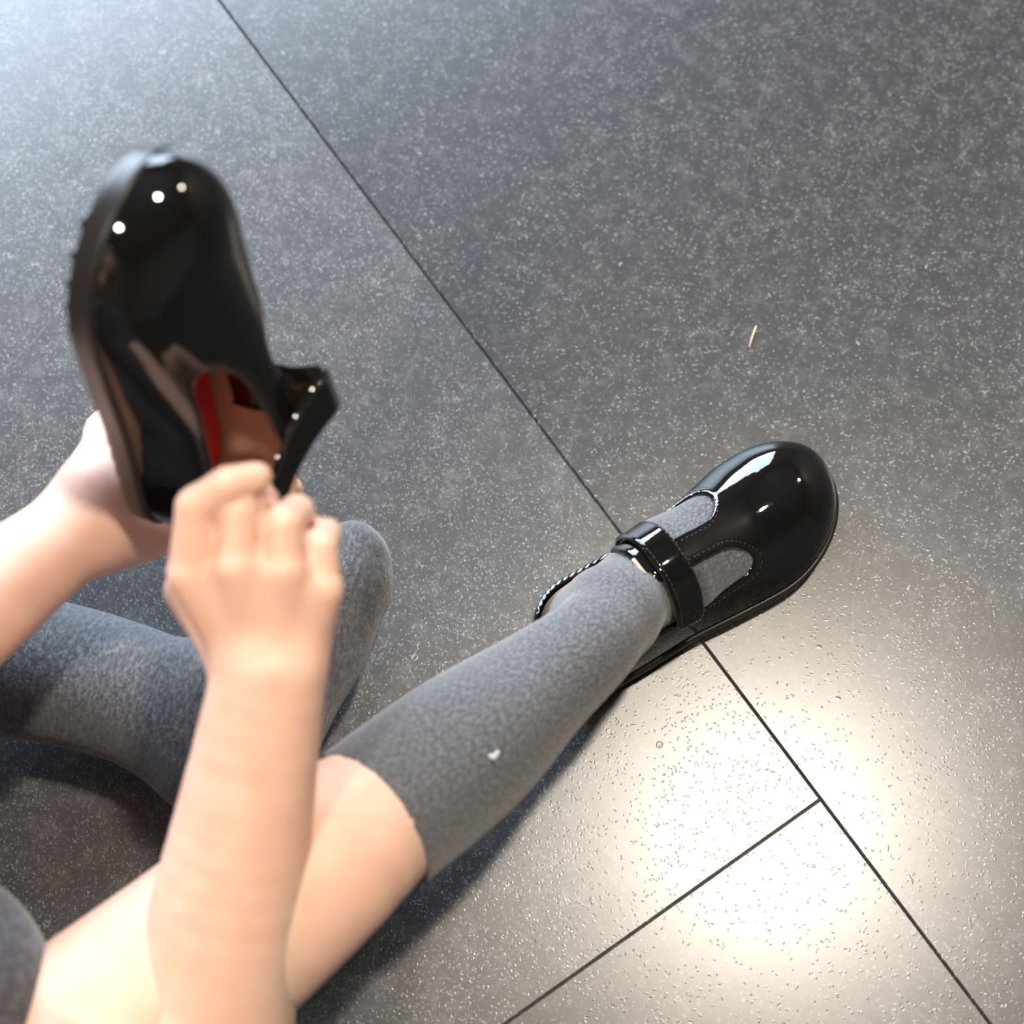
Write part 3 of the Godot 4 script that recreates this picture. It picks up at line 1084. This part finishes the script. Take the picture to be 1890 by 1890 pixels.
	# socks, laid out along their leg so that the knit follows it
	for k in 2:
		body_begin()
		var along: Vector3
		if k == 0:
			var top := Vector3(-0.0612, 0.1370, -0.1391)
			var an := Vector3(0.0383, 0.0920, -0.2328)
			along = (an - top).normalized()
			nets(limb([top - along * 0.02, Vector3(-0.0239, 0.1130, -0.1743), Vector3(0.0104, 0.1000, -0.2070), an, FOOT_R[0][0]], [0.0366, 0.0362, 0.0285, 0.0238, 0.0222], 24, 0.004) + FOOT_R, 0.0028, [[top, -(along + Vector3(0.0, 0.10, 0.0)).normalized()]])
		else:
			var top := Vector3(-0.3005, 0.0600, -0.2374)
			along = (Vector3(-0.1492, 0.0500, -0.2048) - top).normalized()
			nets(limb([top, Vector3(-0.2287, 0.0480, -0.2294), Vector3(-0.1690, 0.0480, -0.2095), Vector3(-0.1424, 0.0450, -0.1934)], [0.0385, 0.0360, 0.0345, 0.0335], 18, 0.02) + [
				[Vector3(-0.1428, 0.0420, -0.1913), Vector3(-0.1065, 0.0550, -0.2432), 0.0320, 0.0270, 0.03], [Vector3(-0.1224, 0.0550, -0.2289), Vector3(-0.0882, 0.0620, -0.2743), 0.0270, 0.0200, 0.03], [Vector3(-0.1078, 0.0450, -0.2461), Vector3(-0.0836, 0.0460, -0.2782), 0.0240, 0.0180, 0.02],
				[Vector3(-0.0884, 0.0600, -0.2750), Vector3(-0.0817, 0.0660, -0.2921), 0.0185, 0.0140, 0.012], [Vector3(-0.0836, 0.0460, -0.2782), Vector3(-0.0775, 0.0500, -0.2918), 0.0160, 0.0120, 0.012],
			], 0.0028, [[top + along * 0.01, -along]])
		var basis := Basis(along, along.cross(Vector3.UP).normalized().cross(along).normalized(), along.cross(Vector3.UP).normalized())
		var place := Transform3D(basis, Vector3.ZERO)
		var flat := place.affine_inverse()
		for i in cv.size():
			cv[i] = flat * cv[i]
			cn[i] = flat.basis * cn[i]
		var o := obj("sock", body_commit(), M["knit_%d" % k], child, back * place)
		o.set_meta("label", "grey knee sock on the shod foot" if k == 0 else "grey fuzzy sock on the shoeless foot")


var FOOT_R := []
var worn := Transform3D()


func place_shoes() -> void:
	var heel := Vector3(0.0170, 0.0000, -0.2411)
	var toe := Vector3(0.1791, 0.0000, -0.3549)
	var x := (toe - heel).normalized()
	worn = Transform3D(Basis(x, Vector3.UP, x.cross(Vector3.UP)), heel + Vector3(0, 0.0015, 0))
	var q := func(u: float, y: float, z: float) -> Vector3: return worn * Vector3(u * LONG, y, z)
	FOOT_R = [
		[q.call(0.175, 0.074, 0.010), q.call(0.14, 0.045, 0.004), 0.0215, 0.0215, 0.008], [q.call(0.18, 0.066, 0.006), q.call(0.40, 0.0465, -0.001), 0.0222, 0.0205, 0.012],
		[q.call(0.13, 0.040, 0.0), q.call(0.40, 0.040, 0.0), 0.0220, 0.0210, 0.015], [q.call(0.40, 0.0455, -0.001), q.call(0.66, 0.0335, 0.0), 0.0205, 0.0165, 0.015],
		[q.call(0.45, 0.036, 0.010), q.call(0.72, 0.032, 0.013), 0.0180, 0.0150, 0.01], [q.call(0.45, 0.038, -0.010), q.call(0.72, 0.034, -0.012), 0.0180, 0.0150, 0.01],
	]
	var right := make_shoe("black patent shoe with a T-strap, worn on the child's outstretched foot on the floor", 1.0, 0.001, 0.0)
	right.transform = worn
	var left := make_shoe("black patent shoe with a red insole, held up in the child's hands", -1.0, 0.011, 0.11)
	var hx := Vector3(0.0350, 0.9483, -0.3162).normalized()
	var hy := Vector3(0.9350, 0.0957, 0.3367)
	hy = (hy - hx * hx.dot(hy)).normalized()
	left.transform = Transform3D(Basis(hx, hy, hx.cross(hy)), Vector3.ZERO)
	left.position = Vector3(-0.1374, 0.1726, -0.2758) - left.transform.basis * Vector3(0.006, 0.025, 0.0)


func build_bits() -> void:
	var st := begin()
	var a := Vector3(0.1431, 0.0009, -0.4531)
	var b := Vector3(0.1405, 0.0013, -0.4465)
	var c := Vector3(0.1383, 0.0009, -0.4397)
	tube(st, PackedVector3Array([a, a.lerp(b, 0.5) , b, b.lerp(c, 0.5), c]), PackedFloat32Array([0.0005, 0.00055, 0.0005, 0.00045, 0.0004]), 8)
	tag(obj("straw", smooth(st), M.straw), "tiny beige straw lying alone on the dark tile past the shoe", "straw")
	st = begin()
	var path := PackedVector3Array()
	var radii := PackedFloat32Array()
	for i in 9:
		var t := i / 8.0
		var p: Vector3 = (Vector3(-0.0103, 0.1460, -0.1653)).lerp(Vector3(-0.0079, 0.1470, -0.1639), minf(t * 2.0, 1.0)).lerp(Vector3(-0.0058, 0.1470, -0.1671), maxf(t * 2.0 - 1.0, 0.0))
		path.append(p)
		radii.append(0.0009 + 0.0006 * sin(t * PI))
	tube(st, path, radii, 10)
	tag(obj("lint", smooth(st), M.lint), "small white speck of lint curled on the grey knee sock", "lint")


func _ready() -> void:
	build_view()
	make_materials()
	build_room()
	build_lamps()
	place_shoes()
	build_child()
	build_bits()
